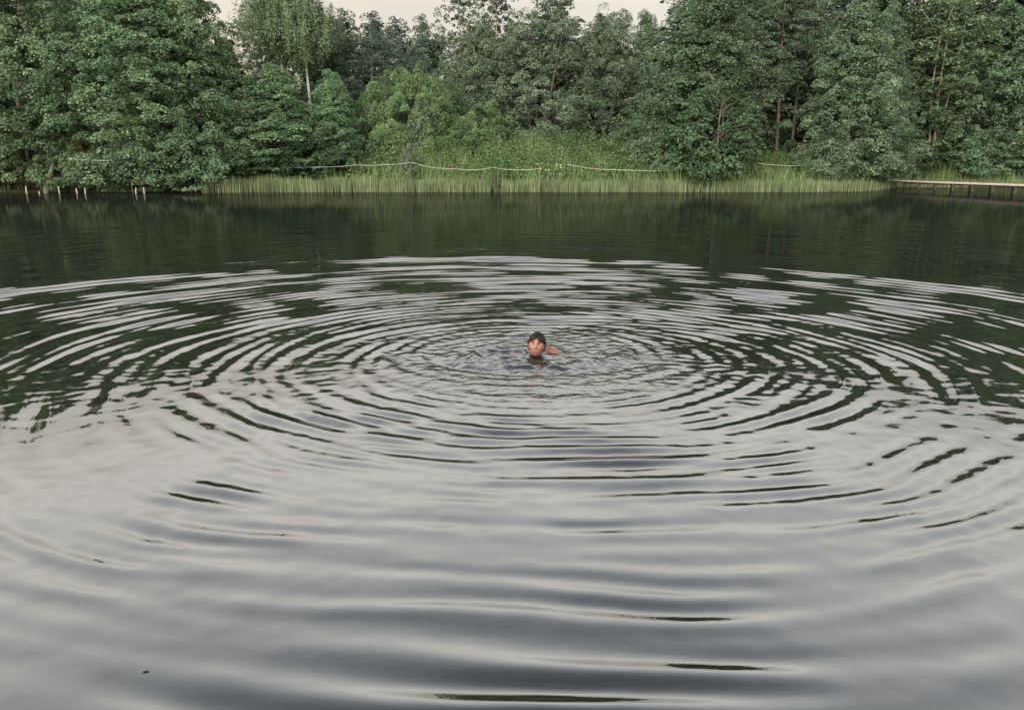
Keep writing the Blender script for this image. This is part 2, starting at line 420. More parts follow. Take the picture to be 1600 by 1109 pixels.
def make_tree(name, seed, H, Rr, z0, prof, limbs=60, cl=6, per=70, rad=.6, flat=.5, size=.2, asp=.7, rise=.25, hang=0.0,
              up=.7, outw=.5, rnd=.45, trunk=.16, stems=1, spread=0.0, inner=.35, twigs=True, lumps=.22):
    """returns (trunk mesh, crown mesh): a tapered trunk, limbs that carry leaf sprays"""
    g = np.random.default_rng(seed)
    geo = Geo(); P, O = [], []
    axes = []
    for s in range(stems):
        a = 2 * math.pi * s / stems + g.uniform(0, 1)
        sp = spread * g.uniform(.6, 1.2)
        lean = (math.cos(a) * sp, math.sin(a) * sp)
        hs = H * (.93 if s == 0 else g.uniform(.75, .95))
        ph = g.uniform(0, 6)
        def ax(t, lean=lean, hs=hs, ph=ph, a=a, s=s):
            off = .0 if stems == 1 else .18
            return np.array([math.cos(a) * off + lean[0] * t + .12 * math.sin(t * 4 + ph), math.sin(a) * off + lean[1] * t + .12 * math.cos(t * 5 + ph), hs * t])
        axes.append((ax, hs))
        tr = trunk * (1 if s == 0 else g.uniform(.65, .9))
        ts = np.linspace(0, 1, 9)
        pts = [ax(t) for t in ts]; pts[0][2] = -.4
        geo.tube(pts, [tr * (1.25 if t == 0 else 1) * (1 - t) ** .8 + .015 for t in ts], 7)
    lump_ph = g.uniform(0, 6.28, 6)
    for i in range(limbs):
        t = ((i + g.uniform(.1, .9)) / limbs)
        z = z0 + (H - z0) * t
        phi = i * 2.39996 + g.uniform(-.4, .4)
        lump = 1 + lumps * (math.sin(2 * phi + lump_ph[0] + t * 5) + .7 * math.sin(3 * phi + lump_ph[1] - t * 9)) * .7
        r = Rr * prof(t) * lump * g.uniform(.82, 1.12)
        ax, hs = axes[i % stems]
        base = ax(min(.97, max(.02, (z - rise * r * .8) / hs)))
        end = np.array([math.cos(phi) * r, math.sin(phi) * r, z + g.uniform(-.2, .2)])
        end[:2] += base[:2] * .5
        mid = base * .5 + end * .5; mid[2] += .12 * r * (1 if rise >= 0 else -1)
        if twigs and r > .5:
            geo.tube([base, mid, end], [.035 * trunk / .16 * (1 - t * .5), .022, .008], 4, cap=False)
        u = (end - base); od = np.array([math.cos(phi), math.sin(phi), .1])
        perp = np.array([-math.sin(phi), math.cos(phi), 0])
        n = max(2, int(round(cl * (.45 + .75 * prof(t)))))
        for f in np.linspace(inner, 1.0, n):
            f = min(1.05, f + g.uniform(-.08, .08))
            p = base * (1 - f) ** 2 + mid * 2 * f * (1 - f) + end * f * f
            p = p + perp * g.normal() * .26 * r * f + np.array([0, 0, g.normal() * .38])
            P.append(p); O.append(od)
    P.append(np.array([axes[0][0](1)[0], axes[0][0](1)[1], H])); O.append(np.array([0, 0, 1.]))
    C, Nn, sz, ti = cluster_leaves(np.array(P), np.array(O), g, per, rad, flat, size, asp, up, outw, rnd, hang)
    keep = C[:, 2] > max(.12, z0 * .5 - .6); C, Nn, sz, ti = C[keep], Nn[keep], sz[keep], ti[keep]
    V, T, tt = leaves(C, Nn, sz, asp, ti, g)
    return geo.mesh(name + '_trunk', True), np_mesh(name + '_crown', V, T, tt), H, Rr

p_round = lambda t: (math.sin(math.pi * min(1, (t * .92 + .1)) ** .85)) ** .65 if t < .98 else .2
p_full = lambda t: max(.12, (1 - t ** 2.4) ** .75 * (.82 + .3 * min(1, t * 3)))
p_cone = lambda t: max(.10, (1 - t ** 1.5) ** .85 * (.78 + .3 * min(1, t * 3)))
p_dome = lambda t: max(.15, (1 - t * t) ** .5)
p_oval = lambda t: max(.15, math.sin(math.pi * (.12 + .82 * t)) ** .8)
p_top = lambda t: max(.3, math.sin(math.pi * (.2 + .7 * t)))

P = {}
P['alder_a'] = make_tree('alder_a', 1, 15, 4.6, .7, p_full, 110, 8, 120, .50, .85, .145, .78, up=.45, rnd=.7)
P['alder_b'] = make_tree('alder_b', 2, 15, 4.4, .8, p_full, 106, 8, 120, .50, .85, .145, .78, up=.45, rnd=.7, lumps=.32, stems=2, spread=.8)
P['alder_c'] = make_tree('alder_c', 3, 14, 3.9, .8, p_cone, 104, 7, 110, .46, .85, .14, .78, rise=.3, up=.45, rnd=.7)
P['alder_d'] = make_tree('alder_d', 4, 14, 3.8, .9, p_cone, 104, 7, 110, .46, .85, .14, .76, rise=.35, up=.45, rnd=.7, lumps=.32)
P['willow_a'] = make_tree('willow_a', 5, 12, 5.2, .9, p_round, 96, 8, 95, .5, .8, .18, .42, rise=.6, up=.5, outw=.7, rnd=.6, stems=4, spread=1.8, trunk=.15)
P['willow_b'] = make_tree('willow_b', 6, 12, 4.4, .8, p_full, 92, 7, 95, .48, .8, .18, .45, rise=.55, up=.5, outw=.7, rnd=.6, stems=3, spread=1.2, trunk=.15)
P['aspen'] = make_tree('aspen', 7, 17, 2.7, 4.5, p_oval, 64, 4, 36, .42, .8, .19, .8, rise=.5, rnd=.8, trunk=.15, lumps=.35)
P['birch'] = make_tree('birch', 8, 17, 2.9, 10.6, p_oval, 64, 5, 56, .38, .8, .16, .7, rise=.5, hang=1.2, rnd=.6, outw=.8, up=.3, trunk=.17)
P['pine'] = make_tree('pine', 9, 16.5, 3.1, 7.5, p_top, 46, 6, 66, .62, .38, .26, .22, rise=.15, rnd=.9, trunk=.13)
P['pine_b'] = make_tree('pine_b', 19, 16, 3.0, 6.2, p_oval, 54, 6, 62, .6, .42, .26, .22, rise=.1, rnd=.9, trunk=.12)
P['far_tree'] = make_tree('far_tree', 10, 16, 2.9, 3.0, p_full, 66, 5, 48, .6, .6, .25, .7, rise=.5, trunk=.14, lumps=.45)
P['multi'] = make_tree('multi', 12, 17, 3.2, 2.2, p_oval, 84, 5, 46, .5, .75, .19, .75, rise=.5, stems=6, spread=1.3, trunk=.085, inner=.15)
P['shrub'] = make_tree('shrub', 13, 3.6, 2.2, .35, p_dome, 64, 5, 62, .32, .6, .115, .8, rise=.4, stems=4, spread=.8, trunk=.05)
P['shrub_b'] = make_tree('shrub_b', 14, 3.2, 2.0, .3, p_full, 60, 5, 60, .30, .65, .105, .75, rise=.4, stems=4, spread=.6, trunk=.045)
P['scrub'] = make_tree('scrub', 15, 5.2, 3.6, .4, p_dome, 90, 6, 80, .36, 1.1, .18, .3, rise=.8, up=.25, outw=.8, rnd=.6, stems=6, spread=1.6, trunk=.05)
P['scrub_b'] = make_tree('scrub_b', 16, 4.2, 2.6, .3, p_full, 74, 5, 76, .32, 1.2, .17, .3, rise=.8, up=.25, outw=.8, rnd=.6, stems=6, spread=1.2, trunk=.045)

mesh_cache = {}
def with_mat(me, mat):
    key = (me.name, mat.name)
    if key not in mesh_cache:
        if not me.materials: me.materials.append(mat); mesh_cache[key] = me
        elif me.materials[0] == mat: mesh_cache[key] = me
        else:
            m2 = me.copy(); m2.materials.clear(); m2.materials.append(mat); mesh_cache[key] = m2
    return mesh_cache[key]

def plant(kind, leaf, bark, px, D, top, hw, label, cat='tree', group=None, name='broadleaf_tree', rot=None, sink=0.0):
    tm, cm, H, Rr = P[kind]
    x = gx(px, D); zb = float(ground_z(x, D)) - sink
    sz = (gz(top, D) - zb) / H
    sxy = hw * depth(D) / FPX / Rr
    o = empty(name, (x, D, zb), random.uniform(0, 6.28) if rot is None else rot)
    o.scale = (sxy, sxy, sz)
    tag(o, label, cat, group)
    link(bpy.data.objects.new('trunk', with_mat(tm, M[bark])), o)
    link(bpy.data.objects.new('crown', with_mat(cm, M[leaf])), o)
    return o

GL, GW, GB = 'lakeside broadleaf trees', 'willows on the bank', 'birches behind the shore'
# left bank
plant('alder_a', 'alder', 'bark_grey', -70, 58.5, -110, 120, 'tall broadleaf tree cut by the left edge, outermost on the left bank', group=GL)
plant('alder_b', 'alder', 'bark_grey', 52, 58.0, -85, 112, 'tall leafy tree over the pale stakes at the left end of the shore', group=GL)
plant('alder_a', 'alder', 'bark_grey', 228, 58.6, -32, 128, 'broad leafy tree hanging low over the water between stakes and reeds', group=GL)
plant('alder_b', 'alder', 'bark_grey', 306, 61.0, -26, 98, 'tall rounded tree left of the small sky gap, behind the overhanging tree', group=GL)
plant('alder_d', 'alder', 'bark_grey', 440, 63.2, 108, 95, 'mid-height dark green tree in front of the two birches', group=GL)
plant('alder_c', 'alder', 'bark_grey', 366, 62, 70, 76, 'bushy tree above the left end of the reed bed', group=GL)
plant('alder_c', 'alder', 'bark_grey', 526, 63.5, 118, 52, 'small tree where the left trees meet the bright meadow bank', group=GL)
plant('alder_d', 'brown', 'bark_grey', 154, 58.2, 66, 40, 'browning tree wedged between the two big left bank trees', group=GL)
plant('shrub', 'brown', 'bark_grey', 22, 56.6, 236, 46, 'brownish bush hanging over the water at the far left', 'bush', 'shore bushes', 'bush')
plant('shrub_b', 'alder', 'bark_grey', 112, 56.4, 232, 50, 'green bush leaning over the cluster of pale stakes', 'bush', 'shore bushes', 'bush')
plant('shrub', 'alder', 'bark_grey', 216, 56.6, 205, 62, 'bright green bush above the two rightmost pale stakes', 'bush', 'shore bushes', 'bush')
plant('shrub_b', 'alder', 'bark_grey', 310, 57.0, 200, 60, 'leafy bush just left of where the reeds begin', 'bush', 'shore bushes', 'bush')
plant('shrub', 'alder_dark', 'bark_grey', 478, 61.8, 200, 66, 'dark leafy bush behind the left part of the reed bed', 'bush', 'shore bushes', 'bush')
plant('shrub_b', 'alder', 'bark_grey', 392, 61.5, 200, 55, 'dense bush under the left trees, crossed by the rope', 'bush', 'shore bushes', 'bush')
plant('pine_b', 'pine', 'bark_pine', 138, 76, -25, 75, 'dark conifer showing between the two big left trees', 'conifer', 'pines behind the shore', 'pine_tree')
plant('alder_c', 'alder_grey', 'bark_grey', 178, 72, -50, 90, 'tall grey-green tree rising behind the browning tree')
# birches and the low skyline left of centre
plant('birch', 'birch', 'bark_birch', 456, 70, -45, 56, 'left one of two birches with pale bare lower trunks', 'birch', GB, 'birch_tree')
plant('birch', 'birch', 'bark_birch', 492, 69, -22, 52, 'right one of two birches with pale bare lower trunks', 'birch', GB, 'birch_tree')
plant('pine_b', 'pine', 'bark_pine', 424, 75, -8, 36, 'dark conifer left of the two birches beside the small sky gap', 'conifer', 'pines behind the shore', 'pine_tree')
plant('birch', 'birch', 'bark_birch', 522, 74, 18, 36, 'slim birch at the left end of the large sky gap', 'birch', GB, 'birch_tree')
plant('far_tree', 'far', 'bark_grey', 552, 84, 24, 34, 'leftmost pointed tree on the skyline below the large sky gap', group='skyline trees')
plant('far_tree', 'far', 'bark_grey', 590, 86, 28, 40, 'pointed tree on the skyline behind the flat-topped pine', group='skyline trees')
plant('far_tree', 'far', 'bark_grey', 628, 85, 36, 36, 'pointed tree just left of the dip in the skyline', group='skyline trees')
plant('far_tree', 'far', 'bark_grey', 664, 85, 32, 30, 'pointed tree just right of the dip in the skyline', group='skyline trees')
plant('far_tree', 'far', 'bark_grey', 690, 87, 60, 32, 'low skyline tree at the foot of the loose tall aspen', group='skyline trees')
plant('pine', 'far', 'bark_pale', 588, 74, 52, 62, 'flat-topped pine with bare forked trunks above the willow scrub', 'pine', 'pines behind the shore', 'pine_tree')
plant('alder_c', 'far', 'bark_grey', 655, 77, 82, 52, 'low rounded tree behind the willow scrub, under the skyline dip', group='skyline trees')
# centre
plant('aspen', 'aspen', 'bark_pale', 722, 74, -35, 38, 'tall loose aspen at the right end of the large sky gap', 'aspen', 'aspens', 'aspen_tree')
plant('aspen', 'aspen', 'bark_pale', 775, 75, -28, 44, 'tall loose aspen behind the grey-green willow', 'aspen', 'aspens', 'aspen_tree')
plant('willow_b', 'willow', 'bark_grey', 748, 72, 52, 58, 'pale willow left of the broad grey-green one', 'willow', GW, 'willow_tree')
plant('willow_a', 'willow', 'bark_grey', 842, 72, 22, 108, 'broad grey-green willow in the middle of the far bank', 'willow', GW, 'willow_tree')
plant('willow_b', 'willow', 'bark_grey', 946, 73, 24, 66, 'willow below the right sky gap, beside the broad grey-green one', 'willow', GW, 'willow_tree')
plant('aspen', 'aspen', 'bark_pale', 866, 76, -18, 46, 'loose tree top above the broad willow', 'aspen', 'aspens', 'aspen_tree')
# right of centre
plant('alder_c', 'alder_grey', 'bark_grey', 1072, 65, -12, 92, 'tall conical tree just right of the second sky gap', group=GL)
plant('alder_d', 'alder_grey', 'bark_grey', 1100, 64, -35, 100, 'tall grey-green tree behind the dark round bush', group=GL)
plant('shrub', 'alder_dark', 'bark_grey', 1102, 60.2, 150, 74, 'big dark round bush with large leaves down to the reeds', 'bush', 'shore bushes', 'bush')
plant('shrub_b', 'alder_grey', 'bark_grey', 1010, 64, 180, 48, 'bush at the right end of the meadow bank', 'bush', 'shore bushes', 'bush')
plant('shrub_b', 'alder', 'bark_grey', 1046, 61.5, 205, 42, 'small bush left of the dark round bush', 'bush', 'shore bushes', 'bush')
for i, (px, D, tp, w, lb) in enumerate((
        (1178, 74, -60, 60, 'dark pine with reddish trunk, left one beside the dark opening'),
        (1206, 71, -50, 62, 'dark pine with reddish trunk in the middle of the dark opening'),
        (1234, 73, -70, 60, 'dark pine with reddish trunk, right one beside the dark opening'))):
    plant('pine' if i != 1 else 'pine_b', 'pine', 'bark_pine', px, D, tp, w, lb, 'pine', 'pines behind the shore', 'pine_tree')
plant('alder_d', 'alder_grey', 'bark_grey', 1318, 64, 2, 88, 'conical light green tree right of the pine trunks', group=GL)
plant('alder_c', 'alder_grey', 'bark_grey', 1362, 70, 20, 56, 'slim green tree left of the pale stems near the jetty', group=GL)
plant('multi', 'birch', 'bark_pale', 1446, 77.5, -15, 74, 'thin-leaved tree with a cluster of pale stems behind the jetty', group=GL)
plant('alder_b', 'alder_grey', 'bark_grey', 1562, 78, -70, 88, 'tall dense tree behind the right part of the jetty', group=GL)
plant('alder_a', 'alder_grey', 'bark_grey', 1640, 77, -110, 110, 'tall dense tree cut by the right edge of the picture', group=GL)
plant('alder_d', 'alder_grey', 'bark_grey', 1780, 76, -100, 120, 'outermost tree beyond the jetty on the right', group=GL)
plant('shrub_b', 'alder_grey', 'bark_grey', 1286, 62.6, 214, 46, 'low bush right of the rope end', 'bush', 'shore bushes', 'bush')
plant('shrub', 'alder_dark', 'bark_grey', 1346, 66.5, 196, 52, 'dark bush left of the landward end of the jetty', 'bush', 'shore bushes', 'bush')
plant('shrub', 'alder', 'bark_grey', 1516, 76.4, 212, 52, 'leafy bush behind the middle of the jetty', 'bush', 'shore bushes', 'bush')
plant('shrub_b', 'alder', 'bark_grey', 1582, 76.2, 216, 52, 'leafy bush behind the near end of the jetty', 'bush', 'shore bushes', 'bush')
plant('shrub_b', 'shade', 'bark_grey', 1416, 77, 225, 40, 'dark low bush behind the start of the jetty', 'bush', 'shore bushes', 'bush')
# willow scrub on the bank
plant('scrub', 'willow_light', 'bark_grey', 650, 68, 120, 80, 'large rounded willow scrub left of centre on the bank', 'bush', 'willow scrub on the bank', 'willow_scrub')
plant('scrub_b', 'willow_light', 'bark_grey', 598, 67.5, 146, 42, 'yellowish willow scrub beside the dark left trees', 'bush', 'willow scrub on the bank', 'willow_scrub')
plant('scrub_b', 'willow_light', 'bark_grey', 752, 68, 168, 54, 'low light green willow scrub in front of the broad willow', 'bush', 'willow scrub on the bank', 'willow_scrub')
plant('scrub_b', 'willow', 'bark_grey', 662, 65.5, 166, 20, 'slim olive bush in front of the rounded willow scrub', 'bush', 'willow scrub on the bank', 'willow_scrub')
plant('scrub_b', 'willow_light', 'bark_grey', 705, 67, 190, 46, 'knee of light scrub between rope posts on the bank', 'bush', 'willow scrub on the bank', 'willow_scrub')
plant('scrub_b', 'willow', 'bark_grey', 640, 60.8, 234, 18, 'small olive bush at the rope post left of centre', 'bush', 'willow scrub on the bank', 'willow_scrub')
# deep in the wood
back = [(20, 82, -60, 90), (250, 84, -50, 100), (292, 80, 0, 60), (470, 84, -12, 52), (508, 86, 30, 50), (760, 86, 45, 70), (850, 84, 30, 90), (935, 84, 30, 60), (1000, 82, 30, 55),
        (1090, 82, -30, 90), (1150, 80, -70, 80), (1215, 84, -60, 80), (1290, 80, -70, 95), (1370, 82, -80, 95), (1450, 84, -70, 95), (1520, 86, -95, 100), (1610, 86, -110, 100), (-60, 84, -110, 120), (110, 86, -70, 100), (1700, 88, -110, 120)]
for i, (px, D, tp, w) in enumerate(back):
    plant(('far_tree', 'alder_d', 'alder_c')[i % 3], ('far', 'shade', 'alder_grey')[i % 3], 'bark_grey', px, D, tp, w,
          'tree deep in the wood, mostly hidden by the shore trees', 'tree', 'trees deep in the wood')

# undergrowth: an uncountable dark mass under the trees
def foliage_stuff(name, pts, O, mat, label, cat, **kw):
    g = np.random.default_rng(77)
    C, Nn, sz, ti = cluster_leaves(pts, O, g, **kw)
    V, T, tt = leaves(C, Nn, sz, kw.get('asp', .7), ti, g)
    return tag(mesh_obj(name, np_mesh(name, V, T, tt), mat), label, cat, kind='stuff')
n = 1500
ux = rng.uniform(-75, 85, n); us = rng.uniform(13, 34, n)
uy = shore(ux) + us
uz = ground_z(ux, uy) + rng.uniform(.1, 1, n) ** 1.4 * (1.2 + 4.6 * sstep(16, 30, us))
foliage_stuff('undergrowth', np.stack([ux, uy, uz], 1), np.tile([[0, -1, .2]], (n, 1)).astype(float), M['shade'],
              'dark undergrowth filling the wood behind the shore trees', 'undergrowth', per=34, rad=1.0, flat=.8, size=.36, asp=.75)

# ------------------------------------------------------------------ grass, herbs, reeds
def blades(name, x, y, z, h, w, mat, label, cat, bend=.25, seed=1, tint=None):
    g = np.random.default_rng(seed); n = len(x)
    a = g.uniform(0, 2 * np.pi, n); lx, ly = np.cos(a), np.sin(a)
    f = g.normal(0, .5, n); wx, wy = np.cos(f), np.sin(f)
    b = bend * h * np.abs(g.normal(0, .6, n))
    base = np.stack([x, y, z], 1)
    def ring(t, ww, bb):
        c = base + np.stack([lx * b * bb, ly * b * bb, h * t - b * bb * .25], 1)
        o = np.stack([wx * w * ww / 2, wy * w * ww / 2, 0 * w], 1)
        return c - o, c + o
    v0, v1 = ring(0, 1, 0); v2, v3 = ring(.55, .85, .3); v4, v5 = ring(1, .1, 1)
    V = np.stack([v0, v1, v2, v3, v4, v5], 1).reshape(-1, 3)
    i = np.arange(n)[:, None] * 6
    F = np.stack([i + [[0, 1, 3, 2]], i + [[2, 3, 5, 4]]], 1).reshape(-1, 4)
    ti = g.uniform(0, 1, n) if tint is None else np.clip(tint + g.normal(0, .18, n), 0, 1)
    return tag(mesh_obj(name, np_mesh(name, V, F, np.repeat(ti, 2)), mat), label, cat, kind='stuff')

def patch(x, y, s=.35):
    return .5 + .25 * np.sin(x * s + 1.3 * np.sin(y * s * 1.3)) + .25 * np.sin(x * s * 2.7 + y * 1.1 + 2)

# reed bed along the water from the overhanging trees to the jetty
n = 21000
x = rng.uniform(gx(330, 57.5), 52, n)
s = rng.uniform(-1.9, .6, n) + .3 * np.sin(x * 1.1)
y = shore(x) + s
gap = (np.abs(x - gx(775, 57.6)) > .42) | (rng.uniform(size=n) < .06)
dens = rng.uniform(size=n) < np.where(x > 28, .55, 1.0) * np.where(s < -1.2, .55, 1)
edge = rng.uniform(size=n) < sstep(gx(325, 57.5), gx(350, 57.5), x) + .15
k = gap & dens & edge
x, y = x[k], y[k]
hgt = np.interp(x, [-24, -10, 0, 15, 28, 36], [1.05, 1.02, .9, .86, .82, .72]) * rng.uniform(.55, 1.2, len(x)) * (.85 + .3 * patch(x, y, .9))
blades('reeds', x, y, np.full(len(x), -.25), hgt + .25, rng.uniform(.024, .060, len(x)), M['reed'], 'pale green reed bed standing along the far waterline', 'reeds', .16, 3,
       tint=.05 + .55 * patch(x, y, 1.1) + rng.uniform(-.25, .35, len(x)))
# few broken stems standing in front of the bed
n = 300
x = rng.uniform(gx(335, 57), 34, n); y = shore(x) - rng.uniform(1.8, 2.6, n)
blades('reed_stems', x, y, np.full(n, -.2), rng.uniform(.5, 1.1, n), np.full(n, .03), M['reed'], 'loose reed stems standing in front of the reed bed', 'reeds', .3, 8)
# meadow grass on the bank
n = 30000
x = rng.uniform(-46, 52, n); s = rng.uniform(.3, 1, n) ** 1.0 * 13.5 - 3.6; s = np.where(s < .3, rng.uniform(.3, 9, n), s)
k = (rng.uniform(size=n) < np.interp(x, [-46, -24, -16, -12, 22, 30, 52], [.25, .25, .35, 1, 1, .7, .7]))
x, s = x[k], s[k]; y = shore(x) + s
hh = rng.uniform(.5, 1.8, len(x)) * (.7 + .6 * patch(x, y, .6)) * np.interp(x, [-24, -12, 52], [.6, 1, .95])
blades('meadow_grass', x, y, ground_z(x, y) - .05, hh, np.where(rng.uniform(size=len(x)) < .25, rng.uniform(.08, .13, len(x)), rng.uniform(.03, .075, len(x))), M['grass'], 'tall green meadow grass covering the far bank', 'grass', .45, 5,
       tint=.0 + .5 * patch(x, y, .45) + rng.uniform(0, .4, len(x)))
# leafy tall herbs
n = 2000
x = rng.uniform(gx(556, 62), gx(1010, 62), n); s = rng.uniform(1.0, 8.5, n)
extra = rng.uniform(gx(1170, 63), gx(1400, 63), 350); x = np.concatenate([x, extra]); s = np.concatenate([s, rng.uniform(2, 7, 350)])
y = shore(x) + s; zb = ground_z(x, y)
h = rng.uniform(.9, 2.5, len(x)) * (.65 + .6 * patch(x, y, .5)) * np.interp(s, [1, 3, 9], [.75, 1.0, .95])
kk = 15
tt = np.linspace(.15, 1, kk)[None, :, None]
lean = rng.normal(0, .12, (len(x), 1, 2))
ang = (np.arange(kk) * 2.4)[None, :] + rng.uniform(0, 6, (len(x), 1))
rad_ = (.26 * (1.1 - tt[..., 0]) + .04)
C = np.stack([x[:, None] + lean[..., 0] * tt[..., 0] * h[:, None] + np.cos(ang) * rad_, y[:, None] + lean[..., 1] * tt[..., 0] * h[:, None] + np.sin(ang) * rad_,
              zb[:, None] + tt[..., 0] * h[:, None]], -1)
Nn = np.stack([np.cos(ang) * .6, np.sin(ang) * .6, np.full_like(ang, .8)], -1) + rng.normal(0, .25, C.shape)
ti = np.clip((.05 + .6 * patch(x, y, .7))[:, None] + .2 * tt[..., 0] + rng.normal(0, .16, (len(x), 1)) + rng.normal(0, .1, ang.shape), 0, 1)
V, T, tl = leaves(C.reshape(-1, 3), Nn.reshape(-1, 3), (.36 * (1.15 - .55 * tt[..., 0]) * np.ones_like(ang)).ravel(), .38, ti.ravel(), rng)
tag(mesh_obj('meadow_herbs', np_mesh('meadow_herbs', V, T, tl), M['herb']), 'tall leafy herbs and nettles growing on the far bank', 'herbs', kind='stuff')

# yellow-leaved plants at the gap in the rope
for i, (px, tp, lb) in enumerate(((850, 256, 'small yellow-flecked plant at the left side of the rope gap'), (872, 258, 'small yellow-flecked plant at the right side of the rope gap'))):
    D = 60.0; xx = gx(px, D); zb = float(ground_z(xx, D)); zt = gz(tp, D)
    o = empty('flowering_plant', (xx, D, zb)); tag(o, lb, 'plant', 'yellow-flecked plants')
    ge = Geo()
    for q in range(7): ge.tube([(0, 0, -.05), (random.uniform(-.3, .3), random.uniform(-.2, .2), (zt - zb) * random.uniform(.7, 1))], .012, 4)
    mesh_obj('stem', ge.mesh('plant_stem'), M['herb'], o)
    n = 120
    C = np.stack([rng.normal(0, .26, n), rng.normal(0, .2, n), rng.uniform(.2, 1, n) * (zt - zb)], 1)
    V, T, tl = leaves(C, rng.normal(size=(n, 3)) + [0, -.6, .6], .2, .6, rng.uniform(0, .8, n), rng); mesh_obj('foliage', np_mesh('plant_foliage', V, T, tl), M['herb'], o)
    n = 5
    C = np.stack([rng.normal(0, .25, n), rng.normal(-.2, .08, n), rng.uniform(.35, 1.05, n) * (zt - zb)], 1)
    V, T, tl = leaves(C, np.tile([[0, -1, .5]], (n, 1)) + rng.normal(0, .3, (n, 3)), .12, .8, rng.uniform(0, 1, n), rng)
    mesh_obj('yellow_leaves', np_mesh('plant_yellow', V, T, tl), M['flower'], o)

# ------------------------------------------------------------------ rope and posts
RD = 59.9
posts = [(116, 248, 54.6), (186, 251, 54.4), (420, 261, RD), (561, 258, RD), (645, 254, RD), (771, 262, RD), (846, 263, RD), (884, 257, RD), (1062, 264, RD), (1172, 253, 61.2), (1252, 258, 62)]
plabels = ['post under the leftmost branches', 'post between the two big left trees', 'post at the dark bushes above the reeds', 'post where trees meet the meadow bank',
           'highest post, by the small olive bush', 'tall dark post in the notch of the reed bed', 'post left of the yellow-flecked plants', 'post right of the yellow-flecked plants',
           'post at the dark round bush', 'post right of the dark round bush', 'post at the right end of the rope']
for (px, py, D), lb in list(zip(posts, plabels))[2:]:
    xx = gx(px, D); zt = gz(py, D) + .04; zb = float(ground_z(xx, D))
    ge = Geo().tube([(0, 0, -.3), (random.uniform(-.02, .02), 0, (zt - zb) * .6), (random.uniform(-.04, .04), 0, zt - zb)], [.045, .042, .036], 8)
    o = mesh_obj('rope_post', ge.mesh('rope_post'), M['post_wood']); o.location = (xx, D, zb)
    tag(o, 'dark wooden rope ' + lb, 'post', 'rope posts')
xx = gx(773.5, 57.2)
o = mesh_obj('mooring_post', Geo().tube([(0, 0, -1.2), (.02, 0, .5), (0, 0, 1.35)], [.13, .12, .11], 8).mesh('mooring_post'), M['post_wood'])
o.location = (xx, 57.2, 0); tag(o, 'dark post standing in the water at the notch of the reeds', 'post')
def rope_span(a, b, sag, label):
    (p1, q1, D1), (p2, q2, D2) = a, b
    A = Vector((gx(p1, D1), D1 - .06, gz(q1, D1))); B = Vector((gx(p2, D2), D2 - .06, gz(q2, D2)))
    pts = []
    for i in range(17):
        t = i / 16; p = A.lerp(B, t); p.z -= sag * 4 * t * (1 - t) * (1 + .15 * math.sin(t * 9)); pts.append(p)
    o = mesh_obj('rope', Geo().tube(pts, .014, 6).mesh('rope', True), M['rope'])
    return tag(o, label, 'rope', 'white rope spans along the bank')
rope_span(posts[0], posts[1], .05, 'white rope span under the leaves of the big left trees')
rope_span(posts[2], posts[3], .12, 'white rope span in front of the dark left bushes')
rope_span(posts[3], posts[4], .10, 'white rope span rising to the highest post by the olive bush')
rope_span(posts[4], posts[5], .34, 'white rope span sagging from the highest post to the reed notch')
rope_span(posts[5], posts[6], .16, 'white rope span between the reed notch and the yellow-flecked plants')
rope_span(posts[7], posts[8], .30, 'white rope span sagging from the yellow-flecked plants to the dark round bush')
rope_span(posts[9], posts[10], .16, 'white rope span in the grass right of the dark round bush')

# ------------------------------------------------------------------ pale stakes in the shallows
stakes = [(42, 289, 'leftmost pale stake in the shallows'), (62, 297, 'shortest pale stake, just right of the leftmost one'), (94, 290, 'pale stake right of the dark trunk at the water'),
          (121, 292, 'left one of the close pair of pale stakes'), (133, 291, 'right one of the close pair of pale stakes'), (212, 291, 'left one of two pale stakes beneath the bright green bush'),
          (226, 291, 'right one of two pale stakes beneath the bright green bush')]
for i, (px, py, lb) in enumerate(stakes):
    D = 53.6; h = gz(py + 2, D); tl = random.uniform(-.10, .10)
    o = mesh_obj('stake', Geo().tube([(0, 0, -1.4), (tl * .5, 0, h * .5), (tl, 0, h)], [.06, .052, .04], 7).mesh('stake', True), M['stake'])
    o.location = (gx(px, D), D, 0); tag(o, lb, 'stake', 'pale stakes in the shallows')
tr = mesh_obj('leaning_trunk', Geo().tube([(0, 0, -.9), (-.05, .1, .4), (.05, .7, 1.3), (.1, 1.5, 2.6)], [.26, .2, .17, .12], 9).mesh('leaning_trunk', True), M['bark_grey'])
tr.location = (gx(73, 54.6), 54.6, 0); tag(tr, 'brown bare trunk rising from the water beside the leftmost stakes', 'trunk')

# ------------------------------------------------------------------ jetty
JX, JW, J0, J1 = 35.2, 1.5, 44.0, 74.0
jt = empty('jetty', (JX, J1, 0)); tag(jt, 'long narrow wooden jetty on posts running out from the right bank', 'jetty')
pm = Geo().box((0, 0, 0), (JW, .142, .045)).mesh('plank'); pm.materials.append(M['plank'])
n = int((J1 - J0) / .155)
for i in range(n):
    o = link(bpy.data.objects.new('plank', pm), jt)
    o.location = (random.uniform(-.03, .03), -(i + .5) * .155, .62 + random.uniform(-.006, .006)); o.rotation_euler = (random.uniform(-.02, .02), random.uniform(-.008, .008), random.uniform(-.01, .01))
for sx_ in (-.55, .55):
    mesh_obj('stringer', Geo().box((sx_, -(J1 - J0) / 2, .543), (.08, J1 - J0 - .1, .10)).mesh('stringer'), M['beam'], jt)
mesh_obj('edge_board', Geo().box((-JW / 2 - .03, -(J1 - J0) / 2, .60), (.03, J1 - J0, .08)).mesh('edge_board'), M['plank'], jt)
